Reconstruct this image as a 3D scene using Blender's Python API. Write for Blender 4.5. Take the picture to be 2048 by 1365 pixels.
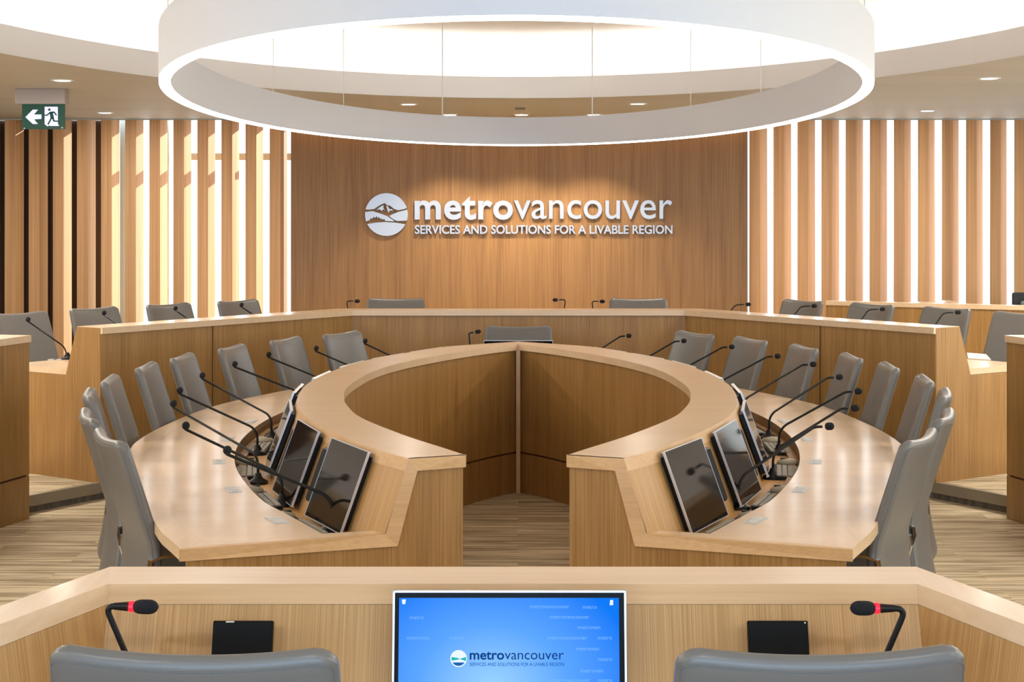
import bpy, bmesh, math, random
from mathutils import Vector, Matrix
random.seed(7)
for o in list(bpy.data.objects): bpy.data.objects.remove(o)
S = bpy.context.scene
COL = S.collection
PI = math.pi

# ------------------------------------------------------------------ camera
CX, H, F = 0.016, 1.95, 3400.0          # camera x, eye height, focal length in pixels of the 2048 frame
VX, HY = 1041.0, 426.0                  # vanishing point of the room axis
cam = bpy.data.cameras.new('camera'); co = bpy.data.objects.new('camera', cam); COL.objects.link(co)
co.location = (CX, 0, H); co.rotation_euler = (PI/2, 0, 0)
cam.sensor_width = 36; cam.lens = F/2048*36
cam.shift_x = -(VX-1024)/2048; cam.shift_y = -(682.5-HY)/2048
cam.clip_end = 300
S.camera = co
S.view_settings.view_transform = 'Standard'; S.view_settings.look = 'None'
S.view_settings.gamma = 1; S.view_settings.use_curve_mapping = False
S.view_settings.exposure = 0.14

# ------------------------------------------------------------------ colour helpers
def lin(c):
    c = c/255
    return c/12.92 if c <= .04045 else ((c+.055)/1.055)**2.4
def rgb(r, g, b): return (lin(r), lin(g), lin(b), 1)

# ------------------------------------------------------------------ world: bright overcast sky, pale haze low down
W = bpy.data.worlds.new('world'); S.world = W; W.use_nodes = True
nt = W.node_tree; nt.nodes.clear()
wo = nt.nodes.new('ShaderNodeOutputWorld'); wb = nt.nodes.new('ShaderNodeBackground')
tc = nt.nodes.new('ShaderNodeTexCoord'); sp = nt.nodes.new('ShaderNodeSeparateXYZ'); cr = nt.nodes.new('ShaderNodeValToRGB')
mr = nt.nodes.new('ShaderNodeMapRange'); mr.inputs[1].default_value = -.08; mr.inputs[2].default_value = .05
nt.links.new(tc.outputs['Generated'], sp.inputs[0]); nt.links.new(sp.outputs[2], mr.inputs[0])
nt.links.new(mr.outputs[0], cr.inputs[0]); nt.links.new(cr.outputs[0], wb.inputs[0]); nt.links.new(wb.outputs[0], wo.inputs[0])
cr.color_ramp.elements[0].position = .0; cr.color_ramp.elements[0].color = (.24, .29, .32, 1)
cr.color_ramp.elements[1].position = 1.; cr.color_ramp.elements[1].color = (.86, .94, 1, 1)
e = cr.color_ramp.elements.new(.42); e.color = (.36, .41, .44, 1)
wb.inputs[1].default_value = 3.0

def light(name, kind, loc, energy, color=(1, 1, 1), size=.2, size_y=None, rot=(0, 0, 0), **kw):
    l = bpy.data.lights.new(name, kind); l.energy = energy; l.color = color
    if kind == 'AREA':
        l.size = size
        if size_y: l.shape = 'RECTANGLE'; l.size_y = size_y
    for k, v in kw.items(): setattr(l, k, v)
    o = bpy.data.objects.new(name, l); COL.objects.link(o); o.location = loc; o.rotation_euler = rot
    return o
# low sun raking through the fins from the right, outside the far windows
sd = Vector((1, .7, .375)).normalized()
sun = light('sun', 'SUN', (10, 25, 8), 6.5, (1, .93, .82), angle=.01)
sun.rotation_euler = sd.to_track_quat('Z', 'Y').to_euler()
# daylight of the windows behind the camera
light('rear_window_daylight', 'AREA', (0, -4.4, 1.75), 330, (.20, .54, 1), 9, 2.2, (PI/2, 0, 0))
# unseen fill panels inside the solid side walls, added to brighten the ceiling
light('side_fill_light', 'AREA', (-7.95, 5.5, 1.7), 60, (1, .93, .84), 2.0, 9, (0, -PI/2, 0))
light('side_fill_light', 'AREA', (7.95, 6.5, 1.7), 170, (.82, .97, 1), 2.0, 11, (0, PI/2, 0))
# daylight arriving through the far glazing, both sides of the logo wall
for sx in (-1, 1):
    light('far_window_daylight', 'AREA', (sx*4.9, 18.9, 1.6), 110, (.86, .94, 1), 4.8, 2.6, (-PI/2, 0, 0))

# ------------------------------------------------------------------ materials
def new_mat(name):
    m = bpy.data.materials.new(name); m.use_nodes = True
    n = m.node_tree; b = n.nodes['Principled BSDF']
    return m, n, b
def flat(name, c, rough=.5, metal=0, spec=.5, emit=None, strength=0, noise=.0, nscale=40, coat=0):
    m, n, b = new_mat(name)
    b.inputs['Roughness'].default_value = rough; b.inputs['Metallic'].default_value = metal
    b.inputs['Specular IOR Level'].default_value = spec
    if coat: b.inputs['Coat Weight'].default_value = coat
    t = n.nodes.new('ShaderNodeTexNoise'); t.inputs['Scale'].default_value = nscale
    mx = n.nodes.new('ShaderNodeMix'); mx.data_type = 'RGBA'
    k = 1-noise
    mx.inputs[6].default_value = (c[0]*k, c[1]*k, c[2]*k, 1); mx.inputs[7].default_value = c
    g = n.nodes.new('ShaderNodeTexCoord'); n.links.new(g.outputs['Object'], t.inputs[0])
    n.links.new(t.outputs[0], mx.inputs[0]); n.links.new(mx.outputs[2], b.inputs['Base Color'])
    if emit: b.inputs['Emission Color'].default_value = emit; b.inputs['Emission Strength'].default_value = strength
    return m
def wood(name, dark, light_, axis='z', fine=140, long_=3, rough=.4, band=.35, coat=0, bump=.0, per_object=0, uv=False):
    """veneer: stretched noise along one axis in object space"""
    m, n, b = new_mat(name)
    b.inputs['Roughness'].default_value = rough
    if coat: b.inputs['Coat Weight'].default_value = coat; b.inputs['Coat Roughness'].default_value = .12
    g = n.nodes.new('ShaderNodeTexCoord'); mp = n.nodes.new('ShaderNodeMapping'); n.links.new(g.outputs['UV' if uv else 'Object'], mp.inputs[0])
    sc = {'z': (1, 1, long_/fine), 'x': (long_/fine, 1, 1), 'y': (1, long_/fine, 1)}[axis]
    mp.inputs['Scale'].default_value = sc
    if per_object:
        oi = n.nodes.new('ShaderNodeObjectInfo'); ml = n.nodes.new('ShaderNodeMath'); ml.operation = 'MULTIPLY'; ml.inputs[1].default_value = 50
        cx = n.nodes.new('ShaderNodeCombineXYZ'); n.links.new(oi.outputs['Random'], ml.inputs[0]); n.links.new(ml.outputs[0], cx.inputs[0]); n.links.new(ml.outputs[0], cx.inputs[2])
        n.links.new(cx.outputs[0], mp.inputs['Location'])
    t1 = n.nodes.new('ShaderNodeTexNoise'); t1.inputs['Scale'].default_value = fine; t1.inputs['Detail'].default_value = 3; n.links.new(mp.outputs[0], t1.inputs[0])
    t2 = n.nodes.new('ShaderNodeTexNoise'); t2.inputs['Scale'].default_value = fine*.09; t2.inputs['Detail'].default_value = 2; n.links.new(mp.outputs[0], t2.inputs[0])
    a = n.nodes.new('ShaderNodeMix'); a.data_type = 'FLOAT'; a.inputs[0].default_value = band
    n.links.new(t1.outputs[0], a.inputs[2]); n.links.new(t2.outputs[0], a.inputs[3])
    r = n.nodes.new('ShaderNodeValToRGB'); r.color_ramp.elements[0].position = .33; r.color_ramp.elements[1].position = .66
    r.color_ramp.elements[0].color = dark; r.color_ramp.elements[1].color = light_
    n.links.new(a.outputs[0], r.inputs[0]); out = r.outputs[0]
    if per_object:
        hv = n.nodes.new('ShaderNodeHueSaturation'); mr2 = n.nodes.new('ShaderNodeMapRange')
        mr2.inputs[3].default_value = 1-per_object; mr2.inputs[4].default_value = 1+per_object
        n.links.new(oi.outputs['Random'], mr2.inputs[0]); n.links.new(mr2.outputs[0], hv.inputs['Value']); n.links.new(out, hv.inputs['Color']); out = hv.outputs[0]
    n.links.new(out, b.inputs['Base Color'])
    if bump:
        bp = n.nodes.new('ShaderNodeBump'); bp.inputs['Strength'].default_value = bump; bp.inputs['Distance'].default_value = .002
        n.links.new(a.outputs[0], bp.inputs['Height']); n.links.new(bp.outputs[0], b.inputs['Normal'])
    return m

M = {}
M['veneer'] = wood('oak_veneer', rgb(140, 99, 47), rgb(176, 134, 78), 'z', 130, 2.5, .42)
M['maple'] = wood('pale_maple_top', rgb(220, 187, 148), rgb(232, 203, 168), 'x', 60, 3, .28, .5, coat=.25)
M['maple_y'] = wood('pale_maple_edging', rgb(220, 187, 148), rgb(232, 203, 168), 'y', 60, 3, .28, .5, coat=.25)
M['edge'] = wood('maple_edge', rgb(198, 156, 106), rgb(216, 176, 128), 'x', 90, 3, .4, .5)
M['slope'] = wood('oak_screen', rgb(178, 132, 74), rgb(204, 160, 104), 'z', 120, 2.5, .4)
M['slope_uv'] = wood('oak_screen_panel', rgb(162, 117, 62), rgb(208, 166, 110), 'y', 380, 2, .4, .22, uv=True)
M['logo_wall'] = wood('oak_wall_panel', rgb(122, 87, 53), rgb(154, 116, 74), 'z', 90, 1.5, .5)
M['fin'] = wood('cedar_fin', rgb(176, 126, 78), rgb(226, 178, 126), 'z', 60, .5, .5, .55, per_object=.08)
M['groove'] = flat('dark_groove', rgb(80, 46, 16), .8)
M['white'] = flat('white_paint', rgb(246, 244, 242), .6, noise=.02)
M['ring'] = flat('ring_white', rgb(226, 228, 234), .55)
M['ring_light'] = flat('ring_diffuser', (1, 1, 1, 1), .5, emit=(1, .98, .95, 1), strength=5)
M['cove_light'] = flat('cove_strip', (1, 1, 1, 1), .5, emit=(1, .94, .86, 1), strength=8)
M['lamp'] = flat('lamp_lens', (1, 1, 1, 1), .5, emit=(1, .93, .8, 1), strength=3)
M['spot_lens'] = flat('spot_lens', (1, 1, 1, 1), .5, emit=(1, .85, .6, 1), strength=20)
M['chair'] = flat('grey_leather', rgb(112, 109, 105), .34, noise=.08, nscale=220)
M['seam'] = flat('seam_thread', rgb(118, 119, 120), .7, noise=.4, nscale=260)
M['chrome'] = flat('chrome', (.8, .82, .86, 1), .12, 1)
M['silver'] = flat('brushed_silver', rgb(205, 205, 205), .3, .9, noise=.1)
M['black'] = flat('black_plastic', rgb(10, 9, 8), .45, spec=.3)
M['foam'] = flat('black_foam', rgb(20, 20, 24), .9, noise=.3, nscale=300)
M['screen_off'] = flat('dark_glass_screen', rgb(26, 20, 16), .06)
M['matt_black'] = flat('matt_black', rgb(4, 4, 6), .45, spec=.15)
M['rim'] = flat('silver_rim', rgb(215, 218, 225), .3, .6)
M['key'] = flat('grey_keys', rgb(150, 142, 128), .5)
M['mouse'] = flat('grey_mouse', rgb(176, 165, 142), .4)
M['red'] = flat('red_indicator', rgb(255, 20, 40), .4, emit=(1, .01, .03, 1), strength=1.6)
M['plate'] = flat('steel_plate', rgb(200, 205, 208), .3, .6)
M['riser'] = flat('bronze_nosing', rgb(150, 138, 116), .5, noise=.1)
M['grey_box'] = flat('grey_housing', rgb(176, 168, 166), .6)
M['sign_green'] = flat('sign_green', rgb(0, 52, 38), .5, emit=rgb(0, 66, 48), strength=.4)
M['sign_white'] = flat('sign_white', rgb(205, 205, 235), .5, emit=rgb(190, 195, 240), strength=.75)
M['sign_metal'] = flat('brushed_steel_letters', rgb(196, 196, 198), .34, .75)
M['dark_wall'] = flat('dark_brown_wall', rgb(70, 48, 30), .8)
M['frame_metal'] = flat('window_frame', rgb(176, 190, 192), .5)
M['transom'] = flat('tan_transom', rgb(176, 164, 150), .6)
M['dark_chair'] = flat('dark_grey_shell', rgb(38, 40, 44), .5)
M['teal_seat'] = flat('grey_green_fabric', rgb(110, 125, 125), .7)
M['paper'] = flat('white_card', rgb(225, 220, 212), .5)
# carpet: horizontal streaks in planks
def carpet(name, cols):
    m, n, b = new_mat(name); b.inputs['Roughness'].default_value = .95; b.inputs['Specular IOR Level'].default_value = .1
    g = n.nodes.new('ShaderNodeTexCoord')
    br = n.nodes.new('ShaderNodeTexBrick'); br.inputs['Scale'].default_value = 1; br.inputs['Brick Width'].default_value = 1.0
    br.inputs['Row Height'].default_value = .25; br.inputs['Mortar Size'].default_value = 0
    br.inputs['Color1'].default_value = (0, 0, 0, 1); br.inputs['Color2'].default_value = (1, 1, 1, 1)
    n.links.new(g.outputs['Object'], br.inputs[0])
    mp = n.nodes.new('ShaderNodeMapping'); mp.inputs['Scale'].default_value = (.9, 14, 1); n.links.new(g.outputs['Object'], mp.inputs[0])
    sc = n.nodes.new('ShaderNodeVectorMath'); sc.operation = 'MULTIPLY'; sc.inputs[1].default_value = (9, 3, 5)
    n.links.new(br.outputs[0], sc.inputs[0]); ad = n.nodes.new('ShaderNodeVectorMath'); n.links.new(mp.outputs[0], ad.inputs[0]); n.links.new(sc.outputs[0], ad.inputs[1])
    t = n.nodes.new('ShaderNodeTexNoise'); t.inputs['Scale'].default_value = 1.6; t.inputs['Detail'].default_value = 5; t.inputs['Roughness'].default_value = .6
    n.links.new(ad.outputs[0], t.inputs[0])
    t3 = n.nodes.new('ShaderNodeTexNoise'); t3.inputs['Scale'].default_value = 180; n.links.new(g.outputs['Object'], t3.inputs[0])
    mx = n.nodes.new('ShaderNodeMix'); mx.data_type = 'FLOAT'; mx.inputs[0].default_value = .18
    n.links.new(t.outputs[0], mx.inputs[2]); n.links.new(t3.outputs[0], mx.inputs[3])
    r = n.nodes.new('ShaderNodeValToRGB'); r.color_ramp.elements[0].position = .36; r.color_ramp.elements[1].position = .64
    r.color_ramp.elements[0].color = cols[0]; r.color_ramp.elements[1].color = cols[1]
    n.links.new(mx.outputs[0], r.inputs[0]); n.links.new(r.outputs[0], b.inputs['Base Color'])
    return m
M['carpet'] = carpet('striated_carpet', (rgb(140, 121, 94), rgb(224, 207, 176)))
M['carpet_grey'] = carpet('grey_step_carpet', (rgb(112, 102, 88), rgb(146, 134, 116)))
M['ceiling'] = wood('ceiling_finish', rgb(184, 180, 168), rgb(194, 190, 179), 'x', 14, 1.2, .6, .5)
# window glass
mg, n_, b_ = new_mat('window_glass'); n_.nodes.remove(b_)
gt = n_.nodes.new('ShaderNodeBsdfTransparent'); gg = n_.nodes.new('ShaderNodeBsdfGlossy'); gg.inputs['Roughness'].default_value = .02
mxs = n_.nodes.new('ShaderNodeMixShader'); mxs.inputs[0].default_value = .05
n_.links.new(gt.outputs[0], mxs.inputs[1]); n_.links.new(gg.outputs[0], mxs.inputs[2]); n_.links.new(mxs.outputs[0], n_.nodes['Material Output'].inputs[0])
M['glass'] = mg

# ------------------------------------------------------------------ object helpers
def props(o, label=None, cat=None, group=None, kind=None):
    if label: o['label'] = label
    if cat: o['category'] = cat
    if group: o['group'] = group
    if kind: o['kind'] = kind
    return o
def thing(name, label, cat, loc=(0, 0, 0), rz=0, group=None):
    o = bpy.data.objects.new(name, None); o.empty_display_size = .1; COL.objects.link(o)
    o.location = loc; o.rotation_euler = (0, 0, rz)
    return props(o, label, cat, group)
def mesh(name, verts, faces, mat, parent=None, smooth=False, local=False, mats=None, fmat=None):
    """verts in world coordinates unless local; the parent's location is taken off"""
    me = bpy.data.meshes.new(name)
    off = Vector((0, 0, 0)) if (parent is None or local) else WORLD_LOC(parent)
    me.from_pydata([tuple(Vector(v)-off) for v in verts], [], faces); me.update()
    bm = bmesh.new(); bm.from_mesh(me); bmesh.ops.recalc_face_normals(bm, faces=bm.faces); bm.to_mesh(me); bm.free()
    for mm in (mats or [mat]): me.materials.append(mm)
    if fmat:
        for p, k in zip(me.polygons, fmat): p.material_index = k
    if smooth:
        for p in me.polygons: p.use_smooth = True
    o = bpy.data.objects.new(name, me); COL.objects.link(o)
    if parent: o.parent = parent
    return o
def setuv(o, uv):
    L = o.data.uv_layers.new(name='uv')
    for lp_ in o.data.loops: L.data[lp_.index].uv = uv[lp_.vertex_index]
    return o
def arc(P):
    a = [0]
    for i in range(1, len(P)): a.append(a[-1]+(P[i]-P[i-1]).length)
    return a
def WORLD_LOC(p):
    v = Vector((0, 0, 0))
    while p is not None: v += p.location; p = p.parent
    return v
class B:
    """collects shapes into one mesh"""
    def __init__(s): s.v = []; s.f = []
    def add(s, v, f):
        k = len(s.v); s.v += [tuple(x) for x in v]; s.f += [[i+k for i in q] for q in f]; return s
    def box(s, x0, x1, y0, y1, z0, z1, T=None):
        v = [Vector(p) for p in ((x0,y0,z0),(x1,y0,z0),(x1,y1,z0),(x0,y1,z0),(x0,y0,z1),(x1,y0,z1),(x1,y1,z1),(x0,y1,z1))]
        if T: v = [T @ p for p in v]
        return s.add(v, [(0,3,2,1),(4,5,6,7),(0,1,5,4),(1,2,6,5),(2,3,7,6),(3,0,4,7)])
    def prism(s, poly, z0, z1, T=None):
        """poly in xy, extruded in z (T maps afterwards)"""
        n = len(poly); v = [Vector((p[0], p[1], z0)) for p in poly]+[Vector((p[0], p[1], z1)) for p in poly]
        if T: v = [T @ p for p in v]
        return s.add(v, [list(range(n))[::-1], list(range(n, 2*n))]+[(i, (i+1) % n, n+(i+1) % n, n+i) for i in range(n)])
    def tube(s, pts, r, n=8, cap=True):
        pts = [Vector(p) for p in pts]; rr = r if isinstance(r, (list, tuple)) else [r]*len(pts)
        k = len(s.v); up = None
        for i, p in enumerate(pts):
            d = (pts[min(i+1, len(pts)-1)]-pts[max(i-1, 0)]).normalized()
            if up is None: up = d.orthogonal().normalized()
            up = (up-d*up.dot(d)).normalized(); w = d.cross(up)
            for j in range(n):
                a = 2*PI*j/n; s.v.append(tuple(p+(up*math.cos(a)+w*math.sin(a))*rr[i]))
        for i in range(len(pts)-1):
            for j in range(n):
                s.f.append([k+i*n+j, k+i*n+(j+1) % n, k+(i+1)*n+(j+1) % n, k+(i+1)*n+j])
        if cap: s.f.append([k+j for j in range(n)][::-1]); s.f.append([k+(len(pts)-1)*n+j for j in range(n)])
        return s
    def lathe(s, prof, n=24, T=None):
        k = len(s.v)
        for (r, z) in prof:
            for j in range(n):
                a = 2*PI*j/n; p = Vector((r*math.cos(a), r*math.sin(a), z)); s.v.append(tuple(T @ p if T else p))
        for i in range(len(prof)-1):
            for j in range(n): s.f.append([k+i*n+j, k+i*n+(j+1) % n, k+(i+1)*n+(j+1) % n, k+(i+1)*n+j])
        s.f.append([k+j for j in range(n)][::-1]); s.f.append([k+(len(prof)-1)*n+j for j in range(n)])
        return s
    def out(s, name, mat, parent=None, smooth=False, local=False): return mesh(name, s.v, s.f, mat, parent, smooth, local)
def bevel(o, w=.004, seg=2):
    m = o.modifiers.new('bevel', 'BEVEL'); m.width = w; m.segments = seg; m.limit_method = 'ANGLE'; m.angle_limit = math.radians(40)
    return o
def auto_smooth(o, ang=35):
    for p in o.data.polygons: p.use_smooth = True
    try: o.data.set_sharp_from_angle(angle=math.radians(ang))
    except Exception: pass
    return o
def dup(root, loc=None, rz=None, label=None, group=None, parent=None):
    r = root.copy(); COL.objects.link(r)
    if parent: r.parent = parent
    if loc is not None: r.location = loc
    if rz is not None: r.rotation_euler = (0, 0, rz)
    if label: r['label'] = label
    if group: r['group'] = group
    for ch in list(root.children): dup(ch, parent=r)
    return r
def pt(x, y, z):                     # world point at height z seen at a given spot of the photograph; used to take measurements
    D = F*(H-z)/(y-HY); return Vector(((x-VX)*D/F+CX, D, z))
def ptD(x, y, D): return Vector(((x-VX)*D/F+CX, D, H-(y-HY)*D/F))
def spline(P, N):
    """Catmull-Rom through 2-D points, resampled to N+1 equal steps"""
    P = [Vector((p[0], p[1])) for p in P]; Q = [P[0]*2-P[1]]+P+[P[-1]*2-P[-2]]; L = []
    for i in range(1, len(Q)-2):
        a, b, c, d = Q[i-1:i+3]
        for k in range(24):
            t = k/24; L.append(.5*((2*b)+(c-a)*t+(2*a-5*b+4*c-d)*t*t+(3*b-a-3*c+d)*t**3))
    L.append(P[-1]); s = [0]
    for i in range(1, len(L)): s.append(s[-1]+(L[i]-L[i-1]).length)
    R = []; j = 0
    for k in range(N+1):
        t = s[-1]*k/N
        while j < len(L)-2 and s[j+1] < t: j += 1
        w = (t-s[j])/max(1e-9, s[j+1]-s[j]); R.append(L[j].lerp(L[j+1], min(1, max(0, w))))
    return R
def offset2(P, d):
    R = []
    for i, p in enumerate(P):
        t = (P[min(i+1, len(P)-1)]-P[max(i-1, 0)]).normalized(); R.append(p+Vector((-t.y, t.x))*d)
    return R
def strip(b, P, zp, Q, zq):
    """surface between two plan curves at two heights"""
    n = len(P); b.add([(p.x, p.y, zp) for p in P]+[(q.x, q.y, zq) for q in Q], [(i, i+1, n+i+1, n+i) for i in range(n-1)])
def slab(b, P, Q, z0, z1):
    n = len(P); v = []
    for Z in (z0, z1): v += [(p.x, p.y, Z) for p in P]+[(q.x, q.y, Z) for q in Q]
    f = []
    for i in range(n-1):
        f += [(i, n+i, n+i+1, i+1), (2*n+i, 2*n+i+1, 3*n+i+1, 3*n+i), (i, i+1, 2*n+i+1, 2*n+i), (n+i, 3*n+i, 3*n+i+1, n+i+1)]
    f += [(0, 2*n, 3*n, n), (n-1, 2*n-1, 4*n-1, 3*n-1)]
    b.add(v, f)

ZP = .113           # raised tier
ZL, ZW, ZT, TH = 1.035, .76, .70, .043     # oval table: ledge, worktop, tray, board thickness
CEIL = 2.95
WY = 18.08          # line of the fins

# ------------------------------------------------------------------ floor, tier, walls, ceiling
flo = mesh('floor', [(-8, -5, 0), (8, -5, 0), (8, 19.5, 0), (-8, 19.5, 0)], [(0, 1, 2, 3)], M['carpet']); props(flo, kind='structure')
TL = [(-1.33, 13.62), (-2.835, 11.55), (-3.17, 11.0), (-3.30, 10.2), (-3.42, 9.0), (-3.35, 7.2), (-2.9, 5.6), (-1.9, 4.3), (-.88, 3.70)]
inner = [Vector(p) for p in TL]+[Vector((-x, y)) for x, y in TL[::-1]]
def outer_pt(p):
    c = Vector((0, 8.6)); d = p-c
    k = min((7.95/abs(d.x)) if abs(d.x) > 1e-6 else 1e9, (10.8/d.y) if d.y > 0 else (13.5/-d.y if d.y < 0 else 1e9)); return c+d*k
b = B(); n = len(inner); outer = [outer_pt(p) for p in inner]
b.add([(p.x, p.y, ZP) for p in inner]+[(p.x, p.y, ZP) for p in outer], [(i, (i+1) % n, n+(i+1) % n, n+i) for i in range(n)])
k = len(b.v)
# fill the rectangle corners
for sx in (-1, 1):
    b.add([(sx*7.95, 19.4, ZP), (outer[0].x if sx < 0 else outer[-1].x, 19.4, ZP), (sx*7.95, min(p.y for p in outer if p.x*sx > 7.9 and p.y > 9), ZP)], [(0, 1, 2)])
tier = b.out('floor_tier', M['carpet']); props(tier, kind='structure'); tier.name = 'floor.001'
b = B()
nose = [p+(outer[i]-p).normalized()*.03 for i, p in enumerate(inner)]
n = len(inner)
for (P, z0, z1, nm, mt) in ((inner, .045, ZP+.004, 'trim_1', 'riser'), (nose, 0, .045, 'trim_2', 'carpet_grey')):
    b = B(); q = [p+(outer[i]-p).normalized()*.05 for i, p in enumerate(P)]
    v = []
    for Z in (z0, z1): v += [(p.x, p.y, Z) for p in P]+[(p.x, p.y, Z) for p in q]
    f = []
    for i in range(n):
        j = (i+1) % n; f += [(i, j, 2*n+j, 2*n+i), (2*n+i, 2*n+j, 3*n+j, 3*n+i), (n+i, 3*n+i, 3*n+j, n+j)]
    b.add(v, f); props(b.out(nm, M[mt]), kind='structure')

b = B(); b.box(-8.1, -8, -5, 19.5, 0, 3.6); props(b.out('wall_left', M['white']), kind='structure')
b = B(); b.box(8, 8.1, -5, 23, 0, 6); props(b.out('wall_right_sun_block', M['white']), kind='structure')  # room wall; added length and height outside keep sun off the right fins
# wall behind the camera with window openings
b = B()
b.box(-8, 8, -4.2, -4.1, 0, .7); b.box(-8, 8, -4.2, -4.1, 2.8, CEIL)
for x0, x1 in ((-8, -4.5), (-1.6, -1.4), (1.4, 1.6), (4.5, 8)): b.box(x0, x1, -4.2, -4.1, .7, 2.8)
props(b.out('wall_rear', M['white']), kind='structure')
# far wall: logo panel between the window bays
LX0, LX1 = (583-VX)*WY/F+CX, (1494-VX)*WY/F+CX
b = B(); b.box(LX0, LX1, WY-.05, WY+.12, ZP, CEIL); props(b.out('wall_back', M['logo_wall']), kind='structure')
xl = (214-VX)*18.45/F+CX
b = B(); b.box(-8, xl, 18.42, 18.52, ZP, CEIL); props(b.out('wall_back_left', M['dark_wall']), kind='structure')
# windows behind the fins
def window(name, x0, x1, verticals, transom):
    w = B(); y = 18.62
    w.box(x0, x1, y-.04, y+.04, ZP, ZP+.09); w.box(x0, x1, y-.04, y+.04, 3.06, 3.6)
    for x in verticals: w.box(x-.035, x+.035, y-.06, y+.04, ZP, 3.06)
    r = w.out(name, M['frame_metal']); props(r, kind='structure')
    g = B(); g.box(x0, x1, y+.0, y+.006, ZP+.09, 3.06); g.out('pane', M['glass'], r)
    if transom:
        t = B(); t.box(transom[0], transom[1], y-.07, y+.05, 2.526, 2.60); t.out('transom', M['transom'], r)
    return r
window('window_1', xl, LX0, [(333-VX)*18.6/F+CX, (248-VX)*18.6/F+CX], ((350-VX)*18.6/F+CX, LX0))
window('window_2', LX1, 8, [8-.04], None)
# ceiling with an oval opening
EA, EB, EC = 3.42, 6.2, 8.6
NE = 96
ell = lambda a, bb, t: Vector((a*math.sin(t), EC+bb*math.cos(t)))
b = B(); E1 = [ell(EA, EB, 2*PI*i/NE) for i in range(NE)]
def rect_pt(p):
    d = p-Vector((0, EC)); k = min(8.1/max(1e-6, abs(d.x)), (9.8/d.y) if d.y > 0 else (13.6/max(1e-6, -d.y))); return Vector((0, EC))+d*k
# insert exact corner directions
angs = sorted([2*PI*i/NE for i in range(NE)]+[math.atan2(sx*8.1/1, (9.8 if sy > 0 else -13.6)) % (2*PI) for sx in (-1, 1) for sy in (-1, 1)])
E1 = []; R1 = []
for a in angs:
    d = Vector((math.sin(a), math.cos(a))); k = 1/math.sqrt((d.x/EA)**2+(d.y/EB)**2); p = Vector((0, EC))+d*k; E1.append(p); R1.append(rect_pt(p))
n = len(E1)
b.add([(p.x, p.y, CEIL) for p in E1]+[(p.x, p.y, CEIL) for p in R1], [(i, (i+1) % n, n+(i+1) % n, n+i) for i in range(n)])
props(b.out('ceiling', M['ceiling']), kind='structure')
def ering(name, prof, mat, parent=None, cy=EC, N=96, smooth=True):
    """prof: list of (half width, half length, z) swept round the oval"""
    v = []; f = []; m = len(prof)
    for i in range(N):
        t = 2*PI*i/N
        for a, bb, z in prof: v.append((a*math.sin(t), cy+bb*math.cos(t), z))
    for i in range(N):
        for j in range(m): f.append((i*m+j, i*m+(j+1) % m, ((i+1) % N)*m+(j+1) % m, ((i+1) % N)*m+j))
    o = mesh(name, v, f, mat, parent); auto_smooth(o, 40); return o
FT = 3.135
o = ering('trim_3', [(EA, EB, CEIL-.001), (EA, EB, FT), (EA+.04, EB+.04, FT), (EA+.04, EB+.04, CEIL+.1), (EA+.45, EB+.45, CEIL+.1), (EA+.45, EB+.45, CEIL+.06)], M['white']); props(o, kind='structure')
o = ering('wall_cove', [(EA+.45, EB+.45, CEIL+.1), (EA+.45, EB+.45, 3.5), (EA+.5, EB+.5, 3.5), (EA+.5, EB+.5, CEIL+.1)], M['white']); props(o, kind='structure')
up = B(); v = [(0, EC, 3.5)]+[(ell(EA+.5, EB+.5, 2*PI*i/NE).x, ell(EA+.5, EB+.5, 2*PI*i/NE).y, 3.5) for i in range(NE)]
up.add(v, [(0, 1+i, 1+(i+1) % NE) for i in range(NE)]); props(up.out('ceiling_recess', M['white']), kind='structure'); bpy.data.objects['ceiling_recess'].name = 'ceiling.001'
o = ering('cove_light_strip', [(EA+.12, EB+.12, CEIL+.115), (EA+.12, EB+.12, CEIL+.13), (EA+.17, EB+.17, CEIL+.13), (EA+.17, EB+.17, CEIL+.115)], M['cove_light'])
props(o, 'hidden warm light strip running round the oval ceiling cove', 'light')

# ------------------------------------------------------------------ oval ring pendant
RZ = 2.475; RA, RB, RC = 1.655, 4.39, 9.0
ring = thing('ring_pendant', 'large white oval ring pendant lamp hanging over the table', 'lamp', (0, RC, RZ))
def rr(d, z): return (RA+d, RB+d, z)
ering('ring_body', [rr(0, RZ+.012), rr(0, RZ+.225), rr(-.05, RZ+.225), rr(-.05, RZ+.012)], M['ring'], ring, RC, 160)
ering('light_diffuser', [rr(-.0015, RZ+.002), rr(-.0015, RZ+.014), rr(-.0485, RZ+.014), rr(-.0485, RZ+.002)], M['ring_light'], ring, RC, 160)
for x in (547, 688, 885, 1185, 1381, 1521):
    # far half of the oval
    k = (x-VX)/F
    bestt = min((abs(((RA-.025)*math.sin(t)-CX)/(RC+(RB-.025)*math.cos(t))-k), t) for t in [-1.55+3.1*i/600 for i in range(601)])[1]
    p = Vector(((RA-.025)*math.sin(bestt), RC+(RB-.025)*math.cos(bestt), 0))
    b = B(); b.tube([(p.x, p.y, RZ+.2), (p.x, p.y, 3.5)], .0045 if x in (885, 1185) else .0025, 6); b.out('suspension_cable', M['white'], ring)
for sx in (-1, 1):
    for t in (2.2, 2.75):
        p = Vector((sx*(RA-.025)*math.sin(t), RC+(RB-.025)*math.cos(t), 0))
        b = B(); b.tube([(p.x, p.y, RZ+.2), (p.x, p.y, 3.5)], .003, 6); b.out('suspension_cable', M['white'], ring)

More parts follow.
